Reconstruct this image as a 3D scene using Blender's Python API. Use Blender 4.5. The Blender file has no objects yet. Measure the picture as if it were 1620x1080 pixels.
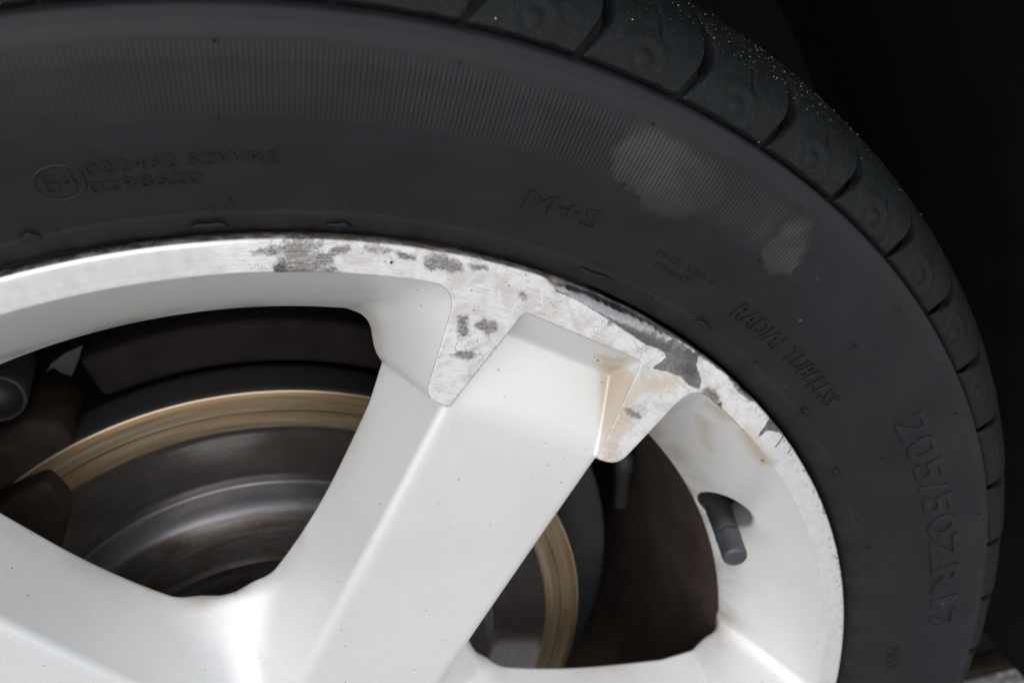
import bpy, bmesh, math, random
import numpy as np
from mathutils import Vector, Matrix

R_ = math.radians
scn = bpy.context.scene
col = scn.collection
rng = np.random.default_rng(7)
random.seed(7)

# ------------------------------------------------------------------ camera
cam_d = bpy.data.cameras.new('camera')
cam = bpy.data.objects.new('camera', cam_d)
col.objects.link(cam)
CP = Vector((0.02175791, -0.23546709, 0.32492405))
CR = Vector((0.96314159, -0.26899484, -0.00021787))
CU = Vector((0.12850394, 0.45939918, 0.87888517))
CD = Vector((0.23631549, 0.84651886, -0.47703335))
mw = Matrix.Identity(4)
for i in range(3):
    mw[i][0], mw[i][1], mw[i][2], mw[i][3] = CR[i], CU[i], -CD[i], CP[i]
cam.matrix_world = mw
cam_d.sensor_width = 36.0
cam_d.lens = 36.0 * 1475.59 / 1620.0
cam_d.clip_start = 0.01
cam_d.clip_end = 400.0
cam_d.dof.use_dof = True
cam_d.dof.focus_distance = 0.275
cam_d.dof.aperture_fstop = 13.0
scn.camera = cam

# ------------------------------------------------------------------ world, sun, exposure
SUN_AZ, SUN_EL = R_(208), R_(30)          # azimuth clockwise from +Y
sun_dir = Vector((math.sin(SUN_AZ) * math.cos(SUN_EL), math.cos(SUN_AZ) * math.cos(SUN_EL), math.sin(SUN_EL)))
world = bpy.data.worlds.new('World')
scn.world = world
world.use_nodes = True
wn = world.node_tree
wn.nodes.clear()
wo = wn.nodes.new('ShaderNodeOutputWorld')
wb = wn.nodes.new('ShaderNodeBackground')
sky = wn.nodes.new('ShaderNodeTexSky')
sky.sky_type = 'NISHITA'
sky.sun_disc = False
sky.sun_elevation = SUN_EL
sky.sun_rotation = SUN_AZ
sky.air_density = 1.0
sky.dust_density = 0.6
sky.ozone_density = 1.0
hs = wn.nodes.new('ShaderNodeHueSaturation')
hs.inputs['Saturation'].default_value = 0.22
wn.links.new(sky.outputs[0], hs.inputs['Color'])
wn.links.new(hs.outputs[0], wb.inputs[0])
wb.inputs[1].default_value = 0.15
wn.links.new(wb.outputs[0], wo.inputs[0])
sun_l = bpy.data.lights.new('sun', 'SUN')
sun_l.energy = 0.5
sun_l.angle = R_(115)
sun_l.color = (1.0, 0.995, 0.99)
sun_o = bpy.data.objects.new('sun', sun_l)
col.objects.link(sun_o)
sun_o.rotation_euler = (-sun_dir).to_track_quat('-Z', 'Y').to_euler()
scn.view_settings.view_transform = 'Standard'
scn.view_settings.look = 'None'
scn.view_settings.exposure = 0.96
scn.view_settings.gamma = 1.0
scn.view_settings.use_curve_mapping = False
scn.cycles.max_bounces = 8

# ------------------------------------------------------------------ helpers
def tag(o, label=None, cat=None, group=None, kind=None):
    if label: o['label'] = label
    if cat: o['category'] = cat
    if group: o['group'] = group
    if kind: o['kind'] = kind
    return o

def empty(name, loc=(0, 0, 0), parent=None):
    o = bpy.data.objects.new(name, None)
    col.objects.link(o)
    o.location = loc
    o.empty_display_size = 0.05
    if parent: o.parent = parent
    return o

def mesh_obj(name, verts, faces, mat=None, parent=None, smooth=True, normals=None, attrs=None):
    """verts in metres (n,3); faces (m,4) array or list"""
    me = bpy.data.meshes.new(name)
    v = np.asarray(verts, np.float32)
    if isinstance(faces, np.ndarray):
        n, k = faces.shape
        me.vertices.add(len(v)); me.vertices.foreach_set('co', v.ravel())
        me.loops.add(n * k); me.loops.foreach_set('vertex_index', faces.astype(np.int32).ravel())
        me.polygons.add(n)
        me.polygons.foreach_set('loop_start', np.arange(0, n * k, k, dtype=np.int32))
        me.polygons.foreach_set('loop_total', np.full(n, k, np.int32))
        me.update(calc_edges=True)
        me.validate()
    else:
        me.from_pydata(v.tolist(), [], faces)
        me.update()
    me.polygons.foreach_set('use_smooth', np.full(len(me.polygons), bool(smooth)))
    if attrs:
        for k_, a in attrs.items():
            at = me.attributes.new(k_, 'FLOAT', 'POINT')
            at.data.foreach_set('value', np.asarray(a, np.float32))
    if normals is not None and len(me.vertices) == len(normals):
        me.normals_split_custom_set_from_vertices(np.asarray(normals, np.float32).tolist())
    if mat: me.materials.append(mat)
    o = bpy.data.objects.new(name, me)
    col.objects.link(o)
    if parent: o.parent = parent
    return o

def grid_faces(nu, nv, wrap_u=False, flip=False):
    """grid index = iu*nv + iv"""
    iu = np.arange(nu if wrap_u else nu - 1)
    iv = np.arange(nv - 1)
    A, B = np.meshgrid(iu, iv, indexing='ij')
    A2 = (A + 1) % nu
    f = np.stack([A * nv + B, A2 * nv + B, A2 * nv + B + 1, A * nv + B + 1], -1).reshape(-1, 4)
    return f[:, ::-1].copy() if flip else f

def revolve(name, prof, mat, parent=None, angs=None, closed_prof=False, n=256, dr=None):
    """prof: list of (r, y) in mm, outer side left of direction; revolve about Y axis"""
    prof = np.array(prof, float)
    if closed_prof: prof = np.vstack([prof, prof[:1]])
    full = angs is None
    a = np.arange(n) * 2 * np.pi / n if full else np.asarray(angs)
    r = prof[:, 0][None, :].repeat(len(a), 0); y = prof[:, 1][None, :].repeat(len(a), 0)
    if dr is not None: r, y = dr(r, y, a)
    X = np.cos(a)[:, None] * r; Z = np.sin(a)[:, None] * r
    v = np.stack([X, y, Z], -1).reshape(-1, 3) / 1000
    return mesh_obj(name, v, grid_faces(len(a), len(prof), wrap_u=full), mat, parent)

def bev(o, w=0.0008, seg=2, ang=35):
    m = o.modifiers.new('bevel', 'BEVEL')
    m.width = w; m.segments = seg; m.limit_method = 'ANGLE'; m.angle_limit = R_(ang)
    return o

def prism(name, outline, y0, y1, mat, parent=None, bevel=0.0015):
    """outline (x,z) mm -> solid between y0 and y1 mm"""
    n = len(outline)
    v = [(x / 1000, y0 / 1000, z / 1000) for x, z in outline] + [(x / 1000, y1 / 1000, z / 1000) for x, z in outline]
    f = [list(range(n)), list(range(2 * n - 1, n - 1, -1))] + [[i, i + n, (i + 1) % n + n, (i + 1) % n] for i in range(n)]
    o = mesh_obj(name, v, f, mat, parent, smooth=True)
    bm = bmesh.new(); bm.from_mesh(o.data); bmesh.ops.recalc_face_normals(bm, faces=bm.faces); bm.to_mesh(o.data); bm.free()
    o.data.polygons.foreach_set('use_smooth', np.ones(len(o.data.polygons), bool))
    if bevel: bev(o, bevel, 3, 30)
    return o

def tube(name, p0, p1, prof, mat, parent=None, n=40):
    """lathe about axis p0->p1 (mm); prof: (radius, distance along axis) mm"""
    p0 = np.array(p0, float); p1 = np.array(p1, float)
    ax = (p1 - p0) / np.linalg.norm(p1 - p0)
    u = np.cross(ax, [0.3, 0.2, 0.9]); u /= np.linalg.norm(u); w = np.cross(ax, u)
    a = np.arange(n) * 2 * np.pi / n
    pr = np.array(prof, float)
    v = (p0 + pr[None, :, 1, None] * ax + pr[None, :, 0, None] * (np.cos(a)[:, None, None] * u + np.sin(a)[:, None, None] * w)).reshape(-1, 3) / 1000
    return mesh_obj(name, v, grid_faces(n, len(pr), True), mat, parent)

# ------------------------------------------------------------------ material helper
class NT:
    def __init__(s, name):
        s.m = bpy.data.materials.new(name); s.m.use_nodes = True
        s.t = s.m.node_tree; s.t.nodes.clear()
        s.out = s.n('ShaderNodeOutputMaterial'); s.b = s.n('ShaderNodeBsdfPrincipled')
        s.l(s.b.outputs[0], s.out.inputs['Surface'])
    def n(s, t, **k):
        o = s.t.nodes.new(t)
        for a, v in k.items(): setattr(o, a, v)
        return o
    def l(s, a, b): s.t.links.new(a, b)
    def set(s, **k):
        for a, v in k.items(): s.inp(s.b.inputs[a.replace('_', ' ')], v)
    def inp(s, sock, v):
        if hasattr(v, 'is_output') or isinstance(v, bpy.types.NodeSocket): s.l(v, sock)
        elif isinstance(v, tuple) and len(v) == 3 and sock.type == 'RGBA': sock.default_value = (*v, 1)
        else: sock.default_value = v
    def math(s, op, a, b=0.0, c=None, clamp=False):
        o = s.n('ShaderNodeMath', operation=op); o.use_clamp = clamp
        s.inp(o.inputs[0], a); s.inp(o.inputs[1], b)
        if c is not None: s.inp(o.inputs[2], c)
        return o.outputs[0]
    def mix(s, f, a, b):
        o = s.n('ShaderNodeMix', data_type='RGBA')
        s.inp(o.inputs['Factor'], f); s.inp(o.inputs[6], a); s.inp(o.inputs[7], b)
        return o.outputs[2]
    def mixf(s, f, a, b):
        o = s.n('ShaderNodeMix', data_type='FLOAT')
        s.inp(o.inputs[0], f); s.inp(o.inputs[2], a); s.inp(o.inputs[3], b)
        return o.outputs[0]
    def ramp(s, v, lo, hi, a=0.0, b=1.0):
        o = s.n('ShaderNodeMapRange'); o.interpolation_type = 'SMOOTHSTEP'
        s.inp(o.inputs[0], v)
        o.inputs[1].default_value = lo; o.inputs[2].default_value = hi; o.inputs[3].default_value = a; o.inputs[4].default_value = b
        return o.outputs[0]
    def pos(s, ref=None):
        o = s.n('ShaderNodeTexCoord'); o.object = ref
        return o.outputs['Object']
    def noise(s, vec, scale, detail=4.0, rough=0.55, dist=0.0):
        o = s.n('ShaderNodeTexNoise'); s.inp(o.inputs['Vector'], vec)
        o.inputs['Scale'].default_value = scale; o.inputs['Detail'].default_value = detail
        o.inputs['Roughness'].default_value = rough; o.inputs['Distortion'].default_value = dist
        return o.outputs[0]
    def voro(s, vec, scale, feature='F1', out='Distance'):
        o = s.n('ShaderNodeTexVoronoi', feature=feature); s.inp(o.inputs['Vector'], vec)
        o.inputs['Scale'].default_value = scale
        return o.outputs[out]
    def attr(s, name):
        o = s.n('ShaderNodeAttribute'); o.attribute_name = name
        return o.outputs['Fac']
    def bump(s, h, dist, strength=1.0):
        o = s.n('ShaderNodeBump'); s.inp(o.inputs['Height'], h)
        o.inputs['Distance'].default_value = dist; s.inp(o.inputs['Strength'], strength)
        s.l(o.outputs[0], s.b.inputs['Normal'])
    def sep(s, v):
        o = s.n('ShaderNodeSeparateXYZ'); s.inp(o.inputs[0], v); return o.outputs
    def radius(s, v):
        x, y, z = s.sep(v)
        return s.math('SQRT', s.math('ADD', s.math('MULTIPLY', x, x), s.math('MULTIPLY', z, z)))
    def angle(s, v):
        x, y, z = s.sep(v)
        return s.math('ARCTAN2', z, x)
    def combine(s, x, y, z):
        o = s.n('ShaderNodeCombineXYZ')
        for i, q in enumerate((x, y, z)): s.inp(o.inputs[i], q)
        return o.outputs[0]

# ------------------------------------------------------------------ damage, dirt and painted-shade outlines, wheel plane (x, z) in mm
GREY = [
   [(25.2, 230.8), (28.5, 231.3), (32.1, 230.6), (35.1, 229.7), (34.7, 228.7), (33.1, 227.9), (35.4, 226.8), (39.0, 228.3), (42.1, 227.9), (42.3, 226.9), (41.0, 226.2), (37.8, 225.3), (37.6, 223.6), (34.5, 223.0), (38.5, 222.2), (38.6, 220.8), (36.1, 220.4), (31.1, 220.8), (28.0, 220.7), (24.4, 221.0), (21.8, 222.5), (21.5, 224.0), (23.4, 226.3), (24.9, 228.0)],
   [(16.6, 229.5), (19.4, 230.1), (24.2, 229.8), (24.3, 228.6), (22.7, 227.6), (17.4, 228.2)],
   [(46.4, 227.1), (50.5, 226.8), (53.6, 225.6), (56.8, 224.3), (60.3, 223.1), (59.9, 221.9), (56.4, 222.5), (53.6, 225.1), (46.9, 225.5)],
   [(61.9, 222.5), (63.9, 223.0), (65.1, 220.4), (63.1, 219.2)],
   [(62.3, 221.7), (64.8, 223.2), (67.7, 222.4), (72.7, 219.4), (72.9, 217.2), (69.6, 217.1), (66.1, 218.3), (62.6, 219.0)],
   [(71.2, 202.5), (74.3, 202.6), (74.2, 199.2), (74.7, 196.2), (72.5, 194.8), (71.0, 197.9)],
   [(76.3, 199.5), (78.5, 200.6), (82.1, 199.5), (83.2, 197.3), (81.6, 195.2), (78.9, 196.2), (76.6, 198.3)],
   [(69.0, 190.6), (71.9, 191.3), (75.6, 190.2), (77.7, 189.0), (74.5, 187.7), (72.4, 188.6), (70.0, 189.5)],
   [(89.3, 208.6), (91.2, 208.3), (92.0, 205.9), (90.2, 205.9)],
   [(75.2, 218.6), (79.8, 218.0), (80.3, 216.6), (76.2, 217.1)],
   [(152.2, 164.1), (154.9, 165.3), (158.4, 162.4), (159.6, 158.8), (157.6, 158.4), (154.8, 161.0)],
   [(124.2, 162.8), (127.3, 161.6), (131.8, 158.1), (131.3, 156.8), (126.2, 159.7)],
   [(118.0, 194.8), (119.4, 194.9), (119.8, 193.4), (118.6, 193.5)],
]
DARK = [
   [(100.3, 208.5), (104.3, 208.0), (112.7, 203.8), (121.8, 198.4), (130.4, 192.8), (140.4, 185.4), (139.6, 180.6), (130.8, 185.0), (121.6, 192.5), (113.3, 199.1), (105.3, 204.8), (100.9, 206.8)],
   [(124.0, 194.0), (131.3, 190.5), (139.2, 186.3), (146.4, 180.8), (149.9, 177.9), (149.2, 174.6), (151.7, 168.9), (151.5, 164.9), (147.8, 166.8), (144.4, 170.7), (139.2, 173.5), (133.6, 175.7), (137.0, 177.7), (138.7, 179.4), (134.7, 183.8), (130.9, 186.9)],
   [(65.2, 220.8), (67.2, 221.4), (69.9, 220.3), (70.9, 218.8), (69.1, 217.9), (66.4, 218.8)],
   [(21.7, 224.0), (23.3, 225.3), (25.0, 224.1), (25.4, 222.4), (24.4, 221.3), (22.1, 222.4)],
   [(54.9, 224.6), (57.4, 224.3), (60.0, 222.9), (59.9, 222.1), (56.7, 222.7)],
   [(163.2, 165.4), (166.7, 163.1), (172.8, 156.5), (171.4, 156.8), (165.6, 161.9)],
   [(179.5, 149.0), (186.3, 140.1), (183.6, 142.1), (179.2, 144.3), (176.8, 141.8), (175.8, 142.0), (177.6, 145.7)],
   [(154.8, 161.0), (157.6, 158.4), (160.1, 158.7), (160.9, 155.1), (158.5, 156.2)],
]
TAN = [  # tan dirt; the pocket wall and corner pieces also paint in shade
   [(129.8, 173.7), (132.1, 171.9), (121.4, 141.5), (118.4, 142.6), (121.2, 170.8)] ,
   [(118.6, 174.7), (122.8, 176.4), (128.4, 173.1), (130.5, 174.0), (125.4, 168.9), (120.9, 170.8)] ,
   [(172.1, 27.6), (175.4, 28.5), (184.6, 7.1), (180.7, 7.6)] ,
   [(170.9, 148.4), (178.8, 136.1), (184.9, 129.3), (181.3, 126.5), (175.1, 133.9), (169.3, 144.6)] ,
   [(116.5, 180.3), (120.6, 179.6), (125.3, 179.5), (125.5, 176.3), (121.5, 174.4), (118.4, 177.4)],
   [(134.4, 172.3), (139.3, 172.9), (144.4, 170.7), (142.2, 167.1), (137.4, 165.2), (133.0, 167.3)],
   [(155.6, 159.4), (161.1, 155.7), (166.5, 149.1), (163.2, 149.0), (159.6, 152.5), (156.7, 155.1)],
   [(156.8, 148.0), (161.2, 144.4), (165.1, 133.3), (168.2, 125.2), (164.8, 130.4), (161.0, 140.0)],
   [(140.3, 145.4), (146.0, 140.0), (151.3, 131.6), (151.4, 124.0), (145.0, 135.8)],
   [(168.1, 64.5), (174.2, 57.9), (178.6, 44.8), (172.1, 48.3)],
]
SPOT = [
   [(191.6, 136.2), (189.1, 132.0), (188.8, 132.2), (191.1, 136.4)],
   [(186.4, 139.9), (183.6, 135.6), (183.2, 135.9), (186.0, 140.2)],
   [(118.1, 176.5), (118.6, 176.8), (119.3, 176.0), (118.7, 175.3)],
   [(179.9, 129.7), (180.6, 129.9), (181.2, 129.3), (180.7, 128.4)],
   [(144.6, 167.7), (146.3, 167.1), (145.4, 166.7)],
   [(63.6, 218.1), (64.4, 218.3), (64.3, 217.5)],
   [(50.9, 222.4), (51.7, 222.3), (51.5, 221.8)],
   [(52.6, 222.2), (53.4, 222.5), (53.7, 221.4), (53.1, 221.3)],
   [(55.5, 218.7), (56.3, 218.6), (56.1, 217.9)],
]

def inside_dist(px, pz, polys, lim=4.0):
    """+mm inside the outlines, -mm outside, clipped to +-lim"""
    best = np.full(px.shape, -lim)
    for P in polys:
        P = np.array(P, float)
        m = (px > P[:, 0].min() - lim) & (px < P[:, 0].max() + lim) & (pz > P[:, 1].min() - lim) & (pz < P[:, 1].max() + lim)
        if not m.any(): continue
        x = px[m]; z = pz[m]
        d = np.full(x.shape, 1e9); ins = np.zeros(x.shape, bool)
        for i in range(len(P)):
            a = P[i]; b = P[(i + 1) % len(P)]
            e = b - a; L = e @ e
            h = np.clip(((x - a[0]) * e[0] + (z - a[1]) * e[1]) / L, 0, 1)
            d = np.minimum(d, np.hypot(x - a[0] - h * e[0], z - a[1] - h * e[1]))
            c = (a[1] > z) != (b[1] > z)
            with np.errstate(divide='ignore', invalid='ignore'):
                xi = (b[0] - a[0]) * (z - a[1]) / (b[1] - a[1]) + a[0]
            ins ^= c & (x < xi)
        best[m] = np.maximum(best[m], np.clip(np.where(ins, d, -d), -lim, lim))
    return best

def damage_attrs(v_mm):
    x, z = v_mm[:, 0], v_mm[:, 2]
    a = np.degrees(np.arctan2(z, x))
    w = np.clip((a - 36) / 6, 0, 1) * np.clip((90 - a) / 6, 0, 1)
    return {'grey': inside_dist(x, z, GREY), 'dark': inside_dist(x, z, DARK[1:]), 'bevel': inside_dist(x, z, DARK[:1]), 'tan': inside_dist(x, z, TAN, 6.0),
            'spot': inside_dist(x, z, SPOT), 'wear': w,
            'tick': np.clip((np.hypot(x, z) - 229) / 3, 0, 1) * np.clip((46 - a) / 6, 0, 1) * np.clip((a - 3) / 8, 0, 1)}

# ------------------------------------------------------------------ wheel root
PHI = 59.73
wheel = tag(empty('wheel', (0, 0, 0)), 'scuffed silver alloy car wheel with black tyre, kerb damage on its bright rim edge', 'wheel')

# ------------------------------------------------------------------ materials
def make_alloy(name, always_machined):
    t = NT(name)
    p = t.pos(wheel)
    x, y, z = t.sep(p)
    # painted silver
    fl = t.noise(p, 2600, 1.0)
    big = t.noise(p, 22, 3.0)
    paint = t.mix(t.ramp(fl, .3, .7), (.57, .567, .562), (.625, .621, .613))
    paint = t.mix(t.math('MULTIPLY', t.ramp(big, .42, .72), .30), paint, (.52, .49, .44))
    n1 = t.noise(p, 900, 5.0, .65)
    n2 = t.noise(p, 260, 4.0, .6)
    n3 = t.noise(p, 120, 5.0, .6, .6)
    n4 = t.noise(p, 1700, 3.0, .6)
    def mask(nm, amp, soft, off=0.0):
        q = t.math('MULTIPLY_ADD', t.math('SUBTRACT', t.noise(p, 420, 6.0, .7), .5), amp, t.attr(nm))
        return t.ramp(t.math('ADD', q, off), -soft, soft)
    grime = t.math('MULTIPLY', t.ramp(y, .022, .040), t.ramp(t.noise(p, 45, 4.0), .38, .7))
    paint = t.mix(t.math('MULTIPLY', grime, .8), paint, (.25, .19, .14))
    # tan dirt stains; on the pocket wall and corner also painted-in shade
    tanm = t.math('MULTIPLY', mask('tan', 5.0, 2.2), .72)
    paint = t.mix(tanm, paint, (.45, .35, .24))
    spots = t.math('MULTIPLY', t.ramp(t.voro(p, 190), .07, .035), t.ramp(t.noise(p, 40, 1.0), .36, .54))
    paint = t.mix(t.math('MULTIPLY', spots, .85), paint, (.08, .06, .05))
    spotm = mask('spot', .5, .12)
    # machined, lacquered face
    wear = t.attr('wear')
    mach = t.mix(t.ramp(n2, .35, .7), (.80, .79, .79), (.72, .705, .70))
    dull = t.mix(t.ramp(n3, .42, .62), (.62, .605, .60), (.50, .47, .45))
    dull = t.mix(t.math('MULTIPLY', t.ramp(n1, .58, .72), .5), dull, (.40, .37, .35))
    mach = t.mix(wear, mach, dull)
    scr0 = t.noise(t.combine(t.math('MULTIPLY', t.angle(p), 30.0), t.math('MULTIPLY', t.radius(p), 1700.0), 7.0), 1.0, 5.0, .65, .6)
    mach = t.mix(t.math('MULTIPLY', t.ramp(scr0, .52, .68), t.math('MULTIPLY_ADD', wear, .35, .12)), mach, (.36, .33, .315))
    # thread-like corrosion lines
    vv = t.n('ShaderNodeMixRGB')
    warp = t.n('ShaderNodeVectorMath', operation='MULTIPLY_ADD')
    nz = t.n('ShaderNodeTexNoise'); t.l(p, nz.inputs['Vector']); nz.inputs['Scale'].default_value = 180; nz.inputs['Detail'].default_value = 3
    t.l(nz.outputs['Color'], warp.inputs[0]); warp.inputs[1].default_value = (.016, .016, .016); t.l(p, warp.inputs[2])
    edge = t.voro(warp.outputs[0], 95, 'DISTANCE_TO_EDGE')
    lines = t.math('MULTIPLY', t.ramp(edge, .03, .0), t.math('MULTIPLY', wear, t.ramp(t.noise(p, 55, 2.0), .42, .6)))
    mach = t.mix(t.math('MULTIPLY', lines, .4), mach, (.34, .29, .25))
    pep = t.math('MULTIPLY', t.math('MULTIPLY', t.ramp(t.voro(p, 420), .20, .10), t.ramp(t.noise(p, 75, 2.0), .5, .6)), wear)
    mach = t.mix(t.math('MULTIPLY', pep, .55), mach, (.13, .095, .08))
    rad, ang = t.radius(p), t.angle(p)
    scr = t.noise(t.combine(t.math('MULTIPLY', ang, 45.0), t.math('MULTIPLY', rad, 2600.0), 0.0), 1.0, 5.0, .65, .8)
    gm = t.math('MULTIPLY', mask('grey', 5.0, .8), t.ramp(t.noise(p, 240, 4.0, .6, .8), .28, .52, .45, 1.0))
    gcol = t.mix(t.ramp(n1, .35, .65), (.20, .19, .195), (.42, .40, .385))
    gcol = t.mix(t.ramp(n3, .48, .62), gcol, (.33, .29, .265))
    gcol = t.mix(t.math('MULTIPLY', t.ramp(scr, .45, .62), .6), gcol, (.13, .12, .118))
    mach = t.mix(gm, mach, gcol)
    dm = mask('dark', 1.8, .3)
    dcol = t.mix(t.ramp(n1, .35, .7), (.20, .19, .195), (.36, .345, .34))
    dcol = t.mix(t.ramp(t.noise(p, 70, 2.0), .4, .62), dcol, (.13, .122, .125))
    mach = t.mix(dm, mach, dcol)
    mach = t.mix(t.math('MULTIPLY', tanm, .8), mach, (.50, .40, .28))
    bm_ = mask('bevel', .9, .35)
    mach = t.mix(bm_, mach, t.mix(t.ramp(n1, .35, .7), (.24, .235, .24), (.33, .325, .325)))
    hurt = t.math('MAXIMUM', t.math('MAXIMUM', gm, dm), bm_)
    if always_machined:
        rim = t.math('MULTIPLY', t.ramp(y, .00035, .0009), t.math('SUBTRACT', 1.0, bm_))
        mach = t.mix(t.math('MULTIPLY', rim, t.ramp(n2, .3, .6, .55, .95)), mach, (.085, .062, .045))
        tick = t.math('MULTIPLY', t.attr('tick'), t.ramp(t.noise(p, 620, 3.0, .6), .56, .63))
        mach = t.mix(t.math('MULTIPLY', tick, .8), mach, (.07, .055, .05))
    if always_machined: isn = 1.0
    else: isn = t.ramp(t.math('MULTIPLY_ADD', t.math('SUBTRACT', n1, .5), .0004, y), .00045, .00025)
    c = t.mix(isn, paint, mach)
    bmi = t.math('MULTIPLY', bm_, isn)
    c = t.mix(spotm, c, (.03, .022, .02))
    rough = t.mixf(isn, t.mixf(n3, .25, .42), t.mixf(wear, .27, t.mixf(hurt, .42, t.mixf(n2, .5, .38))))
    metal = t.mixf(isn, .20, t.mixf(hurt, t.mixf(wear, .55, .10), .75))
    rough = t.mixf(bmi, rough, .24); metal = t.mixf(bmi, metal, .97)
    t.set(Base_Color=c, Roughness=rough, Metallic=metal)
    t.b.inputs['Coat Weight'].default_value = 0.12
    t.b.inputs['Coat Roughness'].default_value = 0.12
    h = t.math('MULTIPLY', fl, .05)
    hm = t.math('MULTIPLY', wear, t.math('ADD', t.math('MULTIPLY_ADD', scr, .6, t.math('MULTIPLY', n2, .7)), t.math('MULTIPLY_ADD', lines, -.5, t.math('MULTIPLY', n4, .22))))
    hm = t.math('MULTIPLY', t.math('SUBTRACT', 1.0, bm_), t.math('SUBTRACT', hm, t.math('MULTIPLY', hurt, t.math('MULTIPLY_ADD', n1, -.8, .9))))
    hh = t.mixf(isn, h, hm)
    t.bump(hh, .00045, .8)
    return t.m

M = {}
M['alloy'] = make_alloy('silver_alloy', False)
M['lip'] = make_alloy('machined_alloy', True)

def rubber(name, base, rough, stain=False, dusty=0.0, spec=.32):
    t = NT(name); p = t.pos(wheel)
    n = t.noise(p, 60, 4.0); f = t.noise(p, 1500, 3.0)
    c = t.mix(t.ramp(n, .35, .7), tuple(b * .88 for b in base), tuple(b * 1.15 for b in base))
    sp = t.math('MULTIPLY', t.ramp(t.voro(p, 110), .045, .03), t.ramp(t.noise(p, 33, 2.0), .53, .58))
    c = t.mix(t.math('MULTIPLY', sp, .8), c, (.34, .30, .26))
    c = t.mix(t.math('MULTIPLY', t.ramp(t.noise(p, 17, 5.0, .65), .48, .72), .4), c, tuple(b * k for b, k in zip(base, (1.9, 1.6, 1.25))))
    r = t.mixf(n, rough - .10, rough + .06)
    if stain:
        s = t.math('MULTIPLY', t.attr('stain'), t.ramp(t.noise(p, 70, 4.0), .3, .65, .4, 1.0))
        c = t.mix(t.math('MULTIPLY', s, .9), c, (.048, .0445, .043))
        br = t.attr('brown')
        c = t.mix(t.math('MULTIPLY', br, t.ramp(n, .2, .8, .35, .9)), c, (.020, .0155, .013))
        r = t.math('SUBTRACT', r, t.math('MULTIPLY', s, .06))
    if dusty:
        c = t.mix(t.math('MULTIPLY', t.ramp(t.noise(p, 800, 4.0, .7), .5, .75), dusty), c, (.10, .09, .08))
    t.set(Base_Color=c, Roughness=r)
    t.b.inputs['Specular IOR Level'].default_value = spec
    t.bump(f, .00012, .6)
    return t.m
M['rubber'] = rubber('sidewall_rubber', (.0094, .0099, .0114), .58, True, spec=.25)
M['letter'] = rubber('letter_rubber', (.0070, .0076, .0092), .52)
M['tread'] = rubber('tread_rubber', (.0042, .0054, .0062), .56, dusty=.12, spec=.16)

def simple(name, base, rough=.6, metal=0.0, n_scale=200, var=.35, bump=.0003, base2=None, spec=.5):
    t = NT(name); p = t.pos(wheel)
    n = t.noise(p, n_scale, 5.0, .6)
    b2 = base2 or tuple(b * (1 - var) for b in base)
    t.set(Base_Color=t.mix(t.ramp(n, .35, .68), base, b2), Roughness=t.mixf(n, rough - .08, rough + .08), Metallic=metal)
    t.b.inputs['Specular IOR Level'].default_value = spec
    t.bump(t.noise(p, n_scale * 3, 4.0), bump, .6)
    return t.m
M['barrel'] = simple('dusty_barrel', (.060, .042, .034), .65, .1, 60, spec=.3)
M['caliper'] = simple('rusty_cast_iron', (.018, .013, .011), .75, .1, 120, base2=(.035, .022, .015), bump=.0008, spec=.15)
M['bridge'] = simple('brown_cast_iron', (.013, .010, .009), .8, 0, 80, bump=.0004, spec=.12)
M['zinc'] = simple('zinc_grey', (.034, .035, .034), .5, .2, 90, var=.2)
M['clip'] = simple('bright_clip', (.028, .028, .028), .6, 0, 90, var=.25)
M['shield'] = simple('shield_grey', (.026, .026, .025), .65, 0, 60, var=.3)
M['plastic'] = simple('liner_plastic', (.007, .006, .0055), .75, 0, 30, base2=(.011, .0085, .007), spec=.15)
M['ledge'] = simple('dusty_ledge', (.016, .013, .010), .8, 0, 60, base2=(.032, .024, .015), spec=.2)
M['body'] = simple('car_paint', (.30, .31, .32), .3, .4, 40, var=.03, bump=.000001)
M['valve'] = simple('valve_rubber', (.022, .022, .023), .5, 0, 150, var=.2, bump=.0001)
M['cap'] = simple('valve_cap_plastic', (.045, .047, .052), .36, 0, 150, var=.2, bump=.00006)
M['grit'] = simple('grit', (.17, .16, .14), .9, 0, 900, var=.5)

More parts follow.
